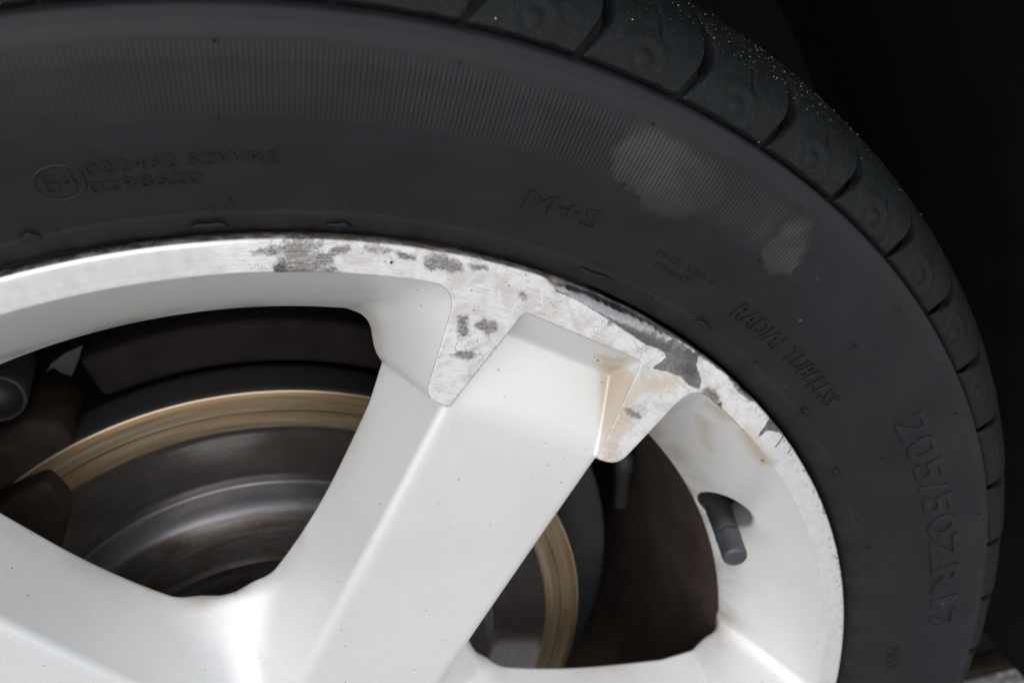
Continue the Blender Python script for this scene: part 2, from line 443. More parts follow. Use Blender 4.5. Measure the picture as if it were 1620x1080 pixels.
def disc_mat():
    t = NT('brake_disc_iron'); p = t.pos(wheel)
    r = t.radius(p); a = t.angle(p)
    rm = t.math('MULTIPLY', r, 1000.0)
    # concentric wear lines: noise stretched round the axis
    cv = t.combine(t.math('MULTIPLY', r, 900.0), t.math('MULTIPLY', a, 3.0), 0.0)
    ln = t.noise(cv, 1.0, 5.0, .65)
    cv2 = t.combine(t.math('MULTIPLY', r, 330.0), t.math('MULTIPLY', a, 1.2), 4.0)
    ln2 = t.noise(cv2, 1.0, 3.0, .6)
    bl = t.noise(p, 60, 4.0, .6)
    rust = t.mix(t.ramp(ln, .35, .65), (.19, .136, .078), (.275, .205, .122))
    rust = t.mix(t.ramp(ln2, .5, .65), rust, (.31, .26, .19))
    edge = t.ramp(rm, 138.5, 141.2)
    rust = t.mix(t.math('MULTIPLY', edge, .7), rust, (.23, .115, .03))
    # deep scored line
    sc = t.math('MULTIPLY', t.ramp(rm, 132.6, 132.9), t.ramp(rm, 133.5, 133.2))
    rust = t.mix(t.math('MULTIPLY', sc, t.ramp(ln2, .3, .55)), rust, (.05, .03, .02))
    dark = t.mix(t.ramp(ln, .4, .65), (.25, .23, .218), (.30, .278, .264))
    dark = t.mix(t.math('MULTIPLY', t.ramp(bl, .5, .7), .5), dark, (.40, .375, .36))
    side = t.ramp(rm, 141.95, 142.1)
    rimline = t.math('MULTIPLY', t.ramp(rm, 141.2, 141.5), t.ramp(rm, 142.05, 141.95))
    isr = t.ramp(t.math('MULTIPLY_ADD', t.math('SUBTRACT', bl, .5), 1.2, rm), 125.6, 126.3)
    c = t.mix(isr, dark, rust)
    c = t.mix(t.math('MULTIPLY', rimline, .8), c, (.52, .45, .38))
    c = t.mix(side, c, (.034, .030, .029))
    gold = t.math('MULTIPLY', t.ramp(rm, 98.6, 99.2), t.ramp(rm, 101.2, 100.6))
    c = t.mix(gold, c, (.26, .17, .07))
    t.set(Base_Color=c, Roughness=t.mixf(side, t.mixf(isr, .15, .42), .7), Metallic=t.mixf(side, t.mixf(isr, .9, .6), .1))
    t.bump(ln, .0001, .6)
    return t.m
def hat_mat():
    t = NT('disc_hat_iron'); p = t.pos(wheel)
    r = t.math('MULTIPLY', t.radius(p), 1000.0); a = t.angle(p)
    bl = t.noise(p, 90, 5.0, .65)
    cv = t.combine(t.math('MULTIPLY', r, .35), t.math('MULTIPLY', a, 2.5), 0.0)
    ln = t.noise(cv, 1.0, 5.0, .6)
    c = t.mix(t.ramp(ln, .35, .65), (.07, .062, .058), (.13, .118, .112))
    c = t.mix(t.ramp(bl, .5, .68), c, (.085, .058, .043))
    c = t.mix(t.ramp(r, 93.5, 95), c, t.mix(t.ramp(ln, .35, .65), (.15, .143, .15), (.22, .21, .22)))
    t.set(Base_Color=c, Roughness=.42, Metallic=.55)
    t.bump(bl, .0005, .5)
    return t.m
M['disc'] = disc_mat(); M['hat'] = hat_mat()

def asphalt():
    t = NT('wet_asphalt'); p = t.n('ShaderNodeTexCoord').outputs['Object']
    n = t.noise(p, 90, 4.0, .6); v = t.voro(p, 120); w = t.noise(p, 3.0, 3.0)
    c = t.mix(t.ramp(v, .1, .5), (.56, .555, .545), (.29, .285, .28))
    c = t.mix(t.math('MULTIPLY', t.ramp(w, .4, .7), .3), c, (.22, .22, .22))
    t.set(Base_Color=c, Roughness=t.mixf(n, .55, .9))
    t.bump(t.math('ADD', v, n), .004, .8)
    return t.m
M['asphalt'] = asphalt()

# ------------------------------------------------------------------ ground
G = 320.0
# finely divided near the car with real stones' relief, one sheet to the horizon
gx = np.concatenate([[-300, -60, -12, -3], np.linspace(-1.2, 1.8, 90), [3, 12, 60, 300]])
gy = np.concatenate([[-300, -60, -12, -4], np.linspace(-2.2, 1.6, 100), [4, 12, 60, 300]])
GX, GY = np.meshgrid(gx, gy, indexing='ij')
GZ = -.318 + .0015 * np.sin(GX * 31 + np.sin(GY * 17)) * np.cos(GY * 27) * ((abs(GX) < 2.5) & (abs(GY) < 3))
tag(mesh_obj('ground', np.stack([GX, GY, GZ], -1).reshape(-1, 3), grid_faces(len(gx), len(gy)), M['asphalt']), kind='structure')

# ------------------------------------------------------------------ wheel casting: signed-distance half sectors
def smin(a, b, k):
    h = np.clip(.5 + .5 * (b - a) / k, 0, 1)
    return b * (1 - h) + a * h - k * h * (1 - h)
def smax(a, b, k): return -smin(-a, -b, k)

def spoke_sdf(s, t, y):
    sc = np.clip(s, 50, 240)
    w = 24.6 + .037 * (sc - 75)
    off = 10.8 + np.where(sc < 130, .0022, .0006) * np.minimum((sc - 130) ** 2, 4600)
    side = (t - (w + off * (y / 30) - 1.6 * (y / 30) * (1 - y / 30))) / np.sqrt(1 + (off / 30) ** 2)
    top = .6 - y
    d = smax(top, side, 3.6)
    return smax(d, y - 32 - 3.0 * np.clip((s - 160) / 22, 0, 1), 1.6)

def block_sdf(s, t, y):
    tb = 37.2 + .22 * (s - 185)
    ob = np.clip(8 + .34 * (s - 174.8), 6, 26)
    side = (t - (tb + ob * y / 30)) / np.sqrt(1 + (ob / 30) ** 2)
    bot = ((183 - .273 * y + .05 * np.maximum(t - 30, 0) ** 1.3) - s) / 1.037
    d = smax(side, bot, 4.0)
    d = smax(d, y - 32.5 - 3.0 * np.clip((s - 172) / 10, 0, 1), 1.6)
    return smax(d, -y - 3, .5)

C36, S36, C72, S72 = math.cos(R_(36)), math.sin(R_(36)), math.cos(R_(72)), math.sin(R_(72))
def cast_sdf(r, ang, y, hole=None):
    """ang in radians from the spoke's centre line (0..36 deg), mm"""
    s = r * np.cos(ang); t = r * np.sin(ang)
    d = smin(spoke_sdf(s, t, y), spoke_sdf(s * C72 + t * S72, s * S72 - t * C72, y), 9.0)
    sw = s * C36 + t * S36
    val = smax((30 - .55 * (87.5 - sw) - y) * .87, sw - 87.5, 3.5)
    val = smax(val, y - 32, 1.6)
    d = smin(d, val, 7.0)
    blk = block_sdf(s, t, y)
    d = smin(d, blk, .8)
    rc = 224 - .736 * y - .0035 * y * (39 - y)
    cone = (rc - r) / 1.24
    cone = smax(cone, y - 39.6, 1.5)
    # generous casting fillet between the barrel cone and the spoke root
    d = smin(d, cone, 7.0)
    # recessed pocket in the spoke end
    pf = .5 * 3.2 * np.logaddexp(0, (s - 183.5) / 3.2) + .6
    pw = 28.4 - .16 * (s - 183) - .10 * np.maximum(y, 0)
    po = 220.3 - .95 * y
    pk = smax(smax((y - pf) / 1.118, t - pw, 1.2), (s - po) / 1.38, 1.6)
    d = smax(d, -pk, 1.0)
    if hole is not None:
        # valve recess: capsule along the stem
        a0 = hole[0] + hole[1]
        X = r * np.cos(ang); Zz = r * np.sin(ang)
        P0 = np.array([201 * math.cos(a0), 201 * math.sin(a0), 19.0]); P1 = np.array([217 * math.cos(a0), 217 * math.sin(a0), 60.0])
        e = P1 - P0; L = e @ e
        h = np.clip(((X - P0[0]) * e[0] + (Zz - P0[1]) * e[1] + (y - P0[2]) * e[2]) / L, 0, 1)
        cap = np.sqrt((X - P0[0] - h * e[0]) ** 2 + (Zz - P0[1] - h * e[1]) ** 2 + (y - P0[2] - h * e[2]) ** 2) - 8.9 - 5.0 * h
        d = smax(d, -cap, 1.5)
    return smax(d, -y, .25)

def half_mesh(hole=None, nr=300, na=210, ny=84):
    r0, r1, y0, y1 = 46.0, 226.0, -2.0, 44.0
    amax = R_(36)
    hr, ha, hy = (r1 - r0) / nr, amax / na, (y1 - y0) / ny
    rr = r0 + (np.arange(nr + 2) - .5) * hr
    aa = (np.arange(na + 2) - .5) * ha
    yy = y0 + (np.arange(ny + 2) - .5) * hy
    F = cast_sdf(rr[:, None, None].astype(np.float32), aa[None, :, None].astype(np.float32), yy[None, None, :].astype(np.float32), hole)
    S = F < 0
    # active cells
    act = np.zeros((nr + 1, na + 1, ny + 1), np.int8)
    sm = np.zeros_like(act)
    for i in (0, 1):
        for j in (0, 1):
            for k in (0, 1):
                sm += S[i:i + nr + 1, j:j + na + 1, k:k + ny + 1]
    act = (sm > 0) & (sm < 8)
    idx = -np.ones(act.shape, np.int64)
    ci = np.argwhere(act)
    idx[act] = np.arange(len(ci))
    # surface-net vertices: mean of edge crossings
    acc = np.zeros((len(ci), 3)); cnt = np.zeros(len(ci))
    c0, c1, c2 = ci.T
    for ax in range(3):
        for u in (0, 1):
            for v in (0, 1):
                o = [0, 0, 0]; q = [a for a in range(3) if a != ax]
                o[q[0]] = u; o[q[1]] = v
                o2 = list(o); o2[ax] = 1
                f0 = F[c0 + o[0], c1 + o[1], c2 + o[2]]; f1 = F[c0 + o2[0], c1 + o2[1], c2 + o2[2]]
                m = (f0 < 0) != (f1 < 0)
                tt = np.zeros(len(ci)); tt[m] = f0[m] / (f0[m] - f1[m])
                pnt = np.array(o, float)[None, :].repeat(len(ci), 0); pnt[:, ax] = tt
                acc[m] += pnt[m]; cnt[m] += 1
    P = ci + acc / cnt[:, None]
    pr = rr[0] + P[:, 0] * hr; pa = aa[0] + P[:, 1] * ha; py = yy[0] + P[:, 2] * hy
    lo_r, hi_r, lo_a, hi_a = c0 == 0, c0 == nr, c1 == 0, c1 == na
    def snap():
        pr[lo_r] = r0; pr[hi_r] = r1; pa[lo_a] = 0; pa[hi_a] = amax
    snap()
    def grad():
        e = .04
        g0 = (cast_sdf(pr + e, pa, py, hole) - cast_sdf(pr - e, pa, py, hole)) / (2 * e)
        ea = e / pr
        g1 = (cast_sdf(pr, pa + ea, py, hole) - cast_sdf(pr, pa - ea, py, hole)) / (2 * e)
        g2 = (cast_sdf(pr, pa, py + e, hole) - cast_sdf(pr, pa, py - e, hole)) / (2 * e)
        return g0, g1, g2
    for it in range(3):
        f = cast_sdf(pr, pa, py, hole); g0, g1, g2 = grad()
        n2 = np.maximum(g0 ** 2 + g1 ** 2 + g2 ** 2, .05)
        k = np.clip(f / n2, -.4, .4)
        pr -= k * g0; pa -= k * g1 / pr; py -= k * g2
        snap()
    g0, g1, g2 = grad()
    N = np.stack([g0, g1, g2], -1)
    N[lo_a | hi_a, 1] = 0
    N /= np.linalg.norm(N, axis=1)[:, None] + 1e-9
    faces = []
    for ax in range(3):
        q = [(1, 2), (2, 0), (0, 1)][ax]
        # interior grid edges along ax: nodes i -> i+1, surrounded by four cells
        sl0 = [slice(1, -1)] * 3; sl1 = [slice(1, -1)] * 3
        sl0[ax] = slice(0, -1); sl1[ax] = slice(1, None)
        A = S[tuple(sl0)]; B = S[tuple(sl1)]
        ch = A != B
        e = np.argwhere(ch)
        fl = A[ch]
        base = e.copy(); base[:, q[0]] += 1; base[:, q[1]] += 1       # node index
        def cell(du, dv):
            c = base.copy(); c[:, q[0]] -= du; c[:, q[1]] -= dv
            return idx[c[:, 0], c[:, 1], c[:, 2]]
        fa = np.stack([cell(1, 1), cell(0, 1), cell(0, 0), cell(1, 0)], -1)
        fa[~fl] = fa[~fl][:, ::-1]
        faces.append(fa)
    Fc = np.concatenate(faces)
    Fc = Fc[(Fc >= 0).all(1)]
    return pr, pa, py, N, Fc

def to_xyz(h, mirror, phi):
    pr, pa, py, N, Fc = h
    sg = -1 if mirror else 1
    th = phi + sg * pa
    v = np.stack([pr * np.cos(th), py, pr * np.sin(th)], -1)
    er = np.stack([np.cos(th), 0 * th, np.sin(th)], -1); et = np.stack([-np.sin(th), 0 * th, np.cos(th)], -1) * sg
    n = N[:, :1] * er + N[:, 1:2] * et + N[:, 2:3] * np.array([[0, 1, 0]])
    f = Fc if mirror else Fc[:, ::-1]
    return v, n, f

VALVE = 25.0
h_plain = half_mesh()
h_m = half_mesh((R_(PHI - VALVE), -R_(.5)))
h_r = half_mesh((R_(VALVE - (PHI - 72)), R_(.5)))
def spoke(name, hp, hn, k, attrs):
    phi = R_(PHI + 72 * k)
    v1, n1, f1 = to_xyz(hp, False, phi); v2, n2, f2 = to_xyz(hn, True, phi)
    v = np.vstack([v1, v2]); n = np.vstack([n1, n2]); f = np.vstack([f1, f2 + len(v1)])
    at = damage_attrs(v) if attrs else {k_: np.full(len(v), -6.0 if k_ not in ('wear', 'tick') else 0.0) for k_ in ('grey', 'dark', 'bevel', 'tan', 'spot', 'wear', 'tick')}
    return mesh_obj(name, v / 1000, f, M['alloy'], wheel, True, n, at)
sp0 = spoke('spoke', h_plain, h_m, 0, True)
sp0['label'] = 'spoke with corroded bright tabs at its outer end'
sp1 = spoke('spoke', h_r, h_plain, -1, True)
sp2 = spoke('spoke', h_plain, h_plain, 1, False)
for k in (1, 2):
    c = sp2.copy(); col.objects.link(c); c.parent = wheel
    c.rotation_euler = (0, -R_(72 * k), 0)

# machined rim edge
def lip():
    a = np.concatenate([np.linspace(R_(-12), R_(112), 2400), np.linspace(R_(112), R_(348), 500)[1:-1]])
    prof = np.array([(225.6, .06), (226.02, .0), (227, .0), (227.6, .0), (228.2, .0), (228.8, .0), (229.4, .0), (229.9, .0), (230.4, .0), (230.9, .005), (231.3, .01), (231.7, .025), (232.1, .05), (232.5, .12), (232.8, .24), (233.15, .55), (233.35, 1.0), (233.5, 2.0), (233.4, 5), (232, 8), (226, 10), (224, 30)])
    r = prof[None, :, 0].repeat(len(a), 0); y = prof[None, :, 1].repeat(len(a), 0)
    ad = np.degrees(a)[:, None]
    zone = np.clip((ad - 40) / 4, 0, 1) * np.clip((67 - ad) / 6, 0, 1)
    # ground-off outer corner where the kerb caught it, chipped in places
    ns = sum(np.sin(ad * f_ + p_) / q_ for f_, p_, q_ in ((1.3, .4, 1.), (2.9, 2., 1.6), (7.3, 1., 3.0), (23., .2, 9.)))
    cut = np.clip(.5 + .35 * ns, 0, 1.4) * zone
    k = np.clip((r - 228.6) / 3.5, 0, 1.3)
    y = y + cut * k * .35 * (y < 4)
    # the kerb has rolled the outer corner over into a polished bevel
    bz = np.clip((ad - 52.0) / 5, 0, 1) * np.clip((65.5 - ad) / 3, 0, 1)
    kk = np.clip((r - 227.6) / 5.4, 0, 1.1)
    y = y + bz * 2.6 * kk ** 1.8 * (y < 4)
    r = r - cut * .25 * (r > 232) * np.clip(1 + .4 * np.sin(ad * 9), 0, 2)
    z2 = np.clip((ad - 68) / 4, 0, 1) * np.clip((87 - ad) / 3, 0, 1)
    y = y + .25 * z2 * np.clip(ns * .5, 0, 1) * k * (y < 4)
    v = np.stack([r * np.cos(a)[:, None], y, r * np.sin(a)[:, None]], -1).reshape(-1, 3)
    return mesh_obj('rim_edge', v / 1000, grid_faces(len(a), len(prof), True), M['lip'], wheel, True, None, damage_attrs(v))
lip_o = lip()
lip_o['label'] = 'bright machined rim edge with grey kerb scrapes'
revolve('rim_barrel', [(206, 39.2), (197.5, 39.4), (196.5, 41), (195.8, 60), (193, 90), (191, 160), (203, 185), (214, 190), (216, 186), (206, 181), (196, 160), (199, 60), (210, 41)], M['barrel'], wheel, n=160)
revolve('centre_cap', [(0.01, -1), (20, -.8), (30, 0), (32, 1.2), (50, 1.5), (52, 4), (52, 20)], M['alloy'], wheel, n=96)
cc = [o for o in wheel.children if o.name.startswith('centre_cap')][0].data
for k_ in ('grey', 'dark', 'bevel', 'tan', 'spot', 'wear', 'tick'):
    at_ = cc.attributes.new(k_, 'FLOAT', 'POINT')
    at_.data.foreach_set('value', np.full(len(cc.vertices), 0.0 if k_ in ('wear', 'tick') else -6.0, np.float32))

# ------------------------------------------------------------------ valve
va = R_(VALVE)
def vp(r, y): return (r * math.cos(va), y, r * math.sin(va))
vb, vt = vp(207.0, 52), vp(195.6, 4.5)
L = math.dist(vb, vt)
vs = tube('valve_stem', vb, vt, [(6.2, 0), (6.2, 8), (5.6, 16), (5.0, L - 19), (4.9, L - 13), (4.2, L - 12.6), (3.4, L - 12.4), (3.4, L - 2), (0.01, L - 2)], M['valve'], wheel)
# plain cap with a shallow rim and domed end
tube('valve_cap', vb, vt, [(3.5, L - 12.3), (4.85, L - 12.3), (5.05, L - 11.9), (5.05, L - 10.8), (4.85, L - 10.4), (4.85, L - 2.0), (4.65, L - .9), (4.1, L - .25), (2.0, L + .05), (0.01, L + .1)], M['cap'], vs)

# ------------------------------------------------------------------ tyre
SW = np.array([(234.3, 5.5), (234.8, 3.2), (236.2, 1.2), (238, 0), (240, -1.4), (241.5, -2.4), (242.0, -2.2), (242.7, -2.6), (247, -4.8), (252, -7.0), (262, -10.0), (268, -11.2), (272, -11.6), (282, -12.1), (287, -11.8), (289.5, -11.2), (292.4, -9.6)])
def yp(r): return np.interp(r, SW[:, 0], SW[:, 1])
STAIN = [[(275.1, 66.2), (280.8, 66.0), (286.8, 65.6), (287.8, 63.7), (285.1, 59.8), (280.3, 58.0), (272, 58.4), (266.5, 59.8), (264.2, 60.9), (264.8, 62.5), (267.2, 63.8), (268, 65.2)],
         [(287.0, 52.1), (277.7, 50.7), (270, 50.6), (267.0, 51.6), (267.3, 52.9), (270.7, 53.8), (280.8, 53.8), (286, 53.2)]]
HALO = [[(282, 60), (284, 54), (272, 53.2), (268.5, 54.2), (269.4, 56.0), (267, 59), (270, 60)]]
def squash(a):
    return 3.4 * float(np.interp(a, [-180, 0, 24, 180], [1, .95, 0, 0])) if a > -100 else 3.4
def tyre():
    step = R_(.0323)
    a = np.concatenate([np.arange(R_(-6), R_(106), step), np.linspace(R_(106), R_(354), 500)[1:-1]])
    rows = [tuple(q) for q in SW[:7]]
    rr = np.concatenate([np.arange(242.7, 267.4, 1.5), np.arange(267.6, 286.6, .75), np.arange(287.2, 292.3, .8)])
    rows += [(r, float(yp(r))) for r in rr]
    rows += [(292.5, -9.5), (292.9, -9.0), (293.2, -8.0), (293.3, -6.0), (293.6, -4.0), (295.0, -3.2), (297.6, -.6), (300.5, 1.4), (303.6, 4.2), (306.2, 7.6), (309, 12.6), (311, 18.5), (312.4, 27), (313.3, 38), (313.5, 52), (320.8, 52.3), (321.2, 56), (321.4, 80), (321.4, 82), (313, 82.4), (313, 90.5), (321.5, 91), (321.5, 120), (313, 120.5), (313, 128.5), (321.2, 129), (320.2, 160), (317, 172), (305, 186), (290, 199), (270, 205), (250, 202), (236, 195), (216, 188)]
    rows = np.array(rows)
    r = rows[None, :, 0].repeat(len(a), 0); y = rows[None, :, 1].repeat(len(a), 0)
    ad = np.degrees(a)[:, None]
    # fine radial ribs moulded into the sidewall band
    rib = np.clip((r - 268.3) / .9, 0, 1) * np.clip((285.6 - r) / .9, 0, 1) * (y < 0)
    ph = ad / .258 * 2 * np.pi
    vis = (ad > -6) & (ad < 106)
    y = y - .13 * rib * vis * np.interp(ad, [40, 60, 80], [.4, .75, 1.0]) * (np.clip(np.sin(ph) * 1.6, -1, 1) * .5 + .5) + .08 * rib
    sq = np.array([squash((q + 180) % 360 - 180) for q in ad[:, 0]])[:, None]
    r = r - sq * np.clip((r - 270) / 22, 0, 1)
    # slight waviness at the bead
    bead = np.clip((243 - r) / 8, 0, 1) * (y < 8)
    y = y + bead * (.25 * np.sin(ad * 1.7) + .12 * np.sin(ad * 5.3 + 1))
    v = np.stack([r * np.cos(a)[:, None], y, r * np.sin(a)[:, None]], -1).reshape(-1, 3)
    rv = r.ravel(); av = np.repeat(np.degrees(a), len(rows))
    front = (y.ravel() < 0)
    k = 275 * math.pi / 180
    wob = 1.2 * np.sin(av * 3.1) * np.sin(rv * .7) + .6 * np.sin(av * 7 + rv)
    def soft(polys, w0, w1):
        d = inside_dist(av * k + .0, rv, [[(q[1] * k, q[0]) for q in P] for P in polys], 5.0)
        w1 = w1 + 3.5 * np.clip((rv - 274) / 10, 0, 1) if w1 < 2 else w1
        return np.clip((d + wob * .5 + w0) / w1, 0, 1)
    st = np.maximum(soft(STAIN, .1, 1.3) * .95, soft(HALO, .5, 5) * .3) * front
    crest = (np.clip(np.sin(ph) * 1.6, -1, 1) * .5 + .5) * np.ones_like(r)
    st = st * np.where(rv < 268.4, .65, .45 + .55 * crest.ravel())
    inten = 1.0 - .5 * np.clip((63.2 - av) / 4, 0, 1) * (av > 55) - .35 * np.clip((rv - 281) / 6, 0, 1)
    br = np.clip((262 - rv) / 22, 0, 1) * front * .6
    br = np.maximum(br, soft(STAIN, .2, 3) * np.clip((273 - rv) / 6, 0, .8) * front)
    return mesh_obj('tyre', v / 1000, grid_faces(len(a), len(rows), True), M['rubber'], wheel, True, None, {'stain': st * inten, 'brown': br})
tyre_o = tyre()

# shoulder tread blocks: one mesh, copied round the tyre
SH = np.array([(294.2, -7.0), (296, -6.5), (300, -4.7), (304, -2.4), (308, .8), (311.6, 4.6), (314.7, 9.5), (317.1, 15.5), (318.8, 24), (320.2, 36), (320.8, 50)])
NB = 59
PITCH = 360 / NB
def block_mesh():
    nu, nv = 72, 84
    # v along the shoulder profile, u round the tyre
    seg = np.concatenate([[0], np.cumsum(np.hypot(*np.diff(SH, axis=0).T))]); Ltot = seg[-1]
    sv = np.linspace(0, Ltot, nv)
    pr = np.interp(sv, seg, SH[:, 0]); py = np.interp(sv, seg, SH[:, 1])
    for _ in range(3):
        pr[1:-1] = (pr[:-2] + 2 * pr[1:-1] + pr[2:]) / 4; py[1:-1] = (py[:-2] + 2 * py[1:-1] + py[2:]) / 4
    tr = np.gradient(pr); ty = np.gradient(py); ln = np.hypot(tr, ty); nr_, ny_ = -ty / ln * -1, tr / ln * -1
    u = np.linspace(0, 1, nu)
    U, V = np.meshgrid(u, sv, indexing='ij')
    # groove centre line: leans clockwise off the sidewall, then swings back
    skew = np.interp(sv, [0, 6, 12.5, 17, 27, 36, Ltot], [0, -.62, -1.22, -1.30, -.92, -.35, .9])
    for _ in range(6): skew[1:-1] = (skew[:-2] + 2 * skew[1:-1] + skew[2:]) / 4
    gw = np.interp(sv, [0, 5, 12, 18, 30, Ltot], [.20, .20, .15, .17, .20, .22])     # half groove in degrees
    ang = skew[None, :] + gw[None, :] + U * (PITCH - 2 * gw[None, :])
    arc = np.radians(ang) * pr[None, :]
    e_u = np.minimum(U, 1 - U) * np.radians(PITCH) * 300
    e_v = np.minimum(V, Ltot - V)
    rnd = lambda e, w: 1 - np.clip(1 - e / w, 0, 1) ** 2
    dep = np.interp(V, [0, 4, 9, 14, Ltot], [.45, .6, 1.8, 4.6, 5.2])
    H = -dep * (1 - rnd(e_u, 1.5)) - 2.2 * (1 - rnd(e_v, .9))
    cu = np.radians(ang) * 300
    du = cu - np.radians(2.55) * 300; dv = V - 6.0
    # round moulded dimple with a halo
    d = np.hypot(du, dv)
    H += .5 * np.exp(-(d / 2.15) ** 4) - .20 * np.exp(-((d - 3.3) / 1.0) ** 2)
    H += .16 * np.exp(-((d - 6.2) / 1.4) ** 2) - .13 * np.exp(-((d - 9.2) / 1.6) ** 2)
    # short sipe
    su = np.abs(cu - np.radians(1.85 + (V - 18) * .02) * 300)
    H -= 1.8 * np.exp(-(su / .42) ** 2) * np.clip((V - 13.5) / 2, 0, 1) * np.clip((26 - V) / 4, 0, 1)
    rr = pr[None, :] + nr_[None, :] * H; yy = py[None, :] + ny_[None, :] * H
    th = np.radians(ang)
    return np.stack([rr * np.cos(th), yy, rr * np.sin(th)], -1).reshape(-1, 3) / 1000, grid_faces(nu, nv)
bv, bf = block_mesh()
b0 = mesh_obj('tread_block', bv, bf, M['tread'], tyre_o)
def seat(o, adeg):
    """the loaded tyre is a little flatter towards the ground"""
    o.rotation_euler = (0, -R_(adeg), 0)
    k = squash((adeg + 3 + 180) % 360 - 180)
    o.location = (-k * math.cos(R_(adeg + 3)) / 1000, 0, -k * math.sin(R_(adeg + 3)) / 1000)
seat(b0, 69.52)
for i in range(1, NB):
    c = b0.copy(); col.objects.link(c); c.parent = tyre_o
    seat(c, 69.52 + PITCH * i)

# raised lettering on the sidewall
def lettering(txt, a0, a1, r0, r1, lab, depth=.42, bold=0.0, hook=None):
    cu = bpy.data.curves.new('lettering', 'FONT'); cu.body = txt; cu.size = 1.0; cu.resolution_u = 3
    cu.offset = bold
    o = bpy.data.objects.new('lettering_tmp', cu); col.objects.link(o)
    dg = bpy.context.evaluated_depsgraph_get()
    me = bpy.data.meshes.new_from_object(o.evaluated_get(dg))
    col.objects.unlink(o); bpy.data.objects.remove(o)
    bm = bmesh.new(); bm.from_mesh(me); bpy.data.meshes.remove(me)
    bmesh.ops.remove_doubles(bm, verts=bm.verts, dist=1e-5)
    bmesh.ops.triangulate(bm, faces=bm.faces)
    xs = [v.co.x for v in bm.verts]; ys = [v.co.y for v in bm.verts]
    x0, x1, y0, y1 = min(xs), max(xs), min(ys), max(ys)
    if hook is not None: y0, y1 = hook
    ring = [e for e in bm.edges if e.is_boundary]
    # outline inset gives the moulded bevel
    res = bmesh.ops.extrude_edge_only(bm, edges=ring)
    low = {g for g in res['geom'] if isinstance(g, bmesh.types.BMVert)}
    cen = {}
    for v in bm.verts:
        fx = (v.co.x - x0) / (x1 - x0); fy = (v.co.y - y0) / (y1 - y0)
        r = r0 + fy * (r1 - r0); a = R_(a0 + fx * (a1 - a0))
        y = float(yp(r)) + (.25 if v in low else -depth)
        if v in low:
            r += 0
        v.co = (r * math.cos(a) / 1000, y / 1000, r * math.sin(a) / 1000)
    bmesh.ops.recalc_face_normals(bm, faces=bm.faces)
    me = bpy.data.meshes.new('lettering'); bm.to_mesh(me); bm.free()
    me.materials.append(M['letter'])
    ob = bpy.data.objects.new('lettering', me); col.objects.link(ob); ob.parent = tyre_o
    ob['label'] = lab
    if r1 - r0 > 5: bev(ob, .00016, 2, 40)
    return ob
lettering('022462 S2WR2', 93.9, 84.1, 256.0, 259.3, 'small raised approval numbers 022462 S2WR2', .5)
lettering('0298620', 94.0, 88.2, 251.2, 254.4, 'small raised approval numbers 0298620', .5)
lettering('E4', 96.1, 94.4, 252.9, 257.7, 'raised E4 mark inside a ring', .5)
lettering('M+S', 69.6, 64.4, 252.6, 258.6, 'raised letters M+S', .65)
lettering('PNK 520 1', 59.6, 54.6, 253.2, 255.6, 'tiny raised mould code', .3)
lettering('NH6ST', 59.0, 55.9, 249.8, 252.0, 'tiny raised mould code below', .3)
lettering('RADIAL TUBELESS', 51.4, 38.2, 249.2, 255.2, 'raised words RADIAL TUBELESS', .65)
lettering('205/50ZR17', 33.2, 7.4, 264.9, 276.6, 'large raised tyre size 205/50ZR17', .6, .028)
lettering('MAX', 6.0, 2.8, 250.5, 255, 'raised letters at the lower right', .4)
def oval_ring():
    n, m = 96, 10
    v = []
    for i in range(n):
        q = 2 * math.pi * i / n
        for j in range(m):
            w = 2 * math.pi * j / m
            er, ea = 4.55 + .42 * math.cos(w), 1.22 + .095 * math.cos(w)
            r = 255.3 + er * math.sin(q); a = R_(95.25 + ea * math.cos(q))
            y = float(yp(r)) - .42 * max(math.sin(w), -.6)
            v.append((r * math.cos(a) / 1000, y / 1000, r * math.sin(a) / 1000))
    f = [[i * m + j, ((i + 1) % n) * m + j, ((i + 1) % n) * m + (j + 1) % m, i * m + (j + 1) % m] for i in range(n) for j in range(m)]
    o = mesh_obj('ring_mark', v, f, M['letter'], tyre_o)
    bm = bmesh.new(); bm.from_mesh(o.data); bmesh.ops.recalc_face_normals(bm, faces=bm.faces); bm.to_mesh(o.data); bm.free()
oval_ring()

# vent nubs and mould flash
def nubs():
    v, f = [], []
    def cone(r, a, h, w, lean):
        a = R_(a); y = float(yp(r)) + .05
        er = np.array([math.cos(a), 0, math.sin(a)]); et = np.array([-math.sin(a), 0, math.cos(a)])
        c = er * r + np.array([0, y, 0]); b = len(v); n = 7
        for lvl, (s, q) in enumerate(((1, 0), (.8, .5), (.55, 1))):
            for i in range(n):
                t_ = 2 * math.pi * i / n
                v.append((c + (er * math.cos(t_) * 1.5 + et * math.sin(t_)) * w * s + (np.array([0, -1, 0]) * h + lean[0] * er + lean[1] * et) * q) / 1000)
        for l in range(2):
            for i in range(n): f.append([b + l * n + i, b + l * n + (i + 1) % n, b + (l + 1) * n + (i + 1) % n, b + (l + 1) * n + i])
        f.append([b + 2 * n + i for i in range(n)])
    for k in range(-7, 27):
        a = 86.9 - 11.2 * k
        for r in (285.7, 267.7, 242.6 if k % 2 else 244.2):
            ja = random.uniform(-.12, .12)
            cone(r + random.uniform(-.3, .3), a + ja, random.uniform(.7, 1.5), .42, (random.uniform(-.2, 1.6), random.uniform(-.6, .6)))
    for a in (96.5, 88.2, 80.1, 71, 57, 52.2, 46, 38, 30.6, 24, 17):
        cone(256.4 if a == 30.6 else 240 + random.uniform(0, 4), a + random.uniform(-.5, .5), 1.0, .35, (1.0, .3))
    return mesh_obj('vent_nub', np.array(v), f, M['letter'], tyre_o, False)
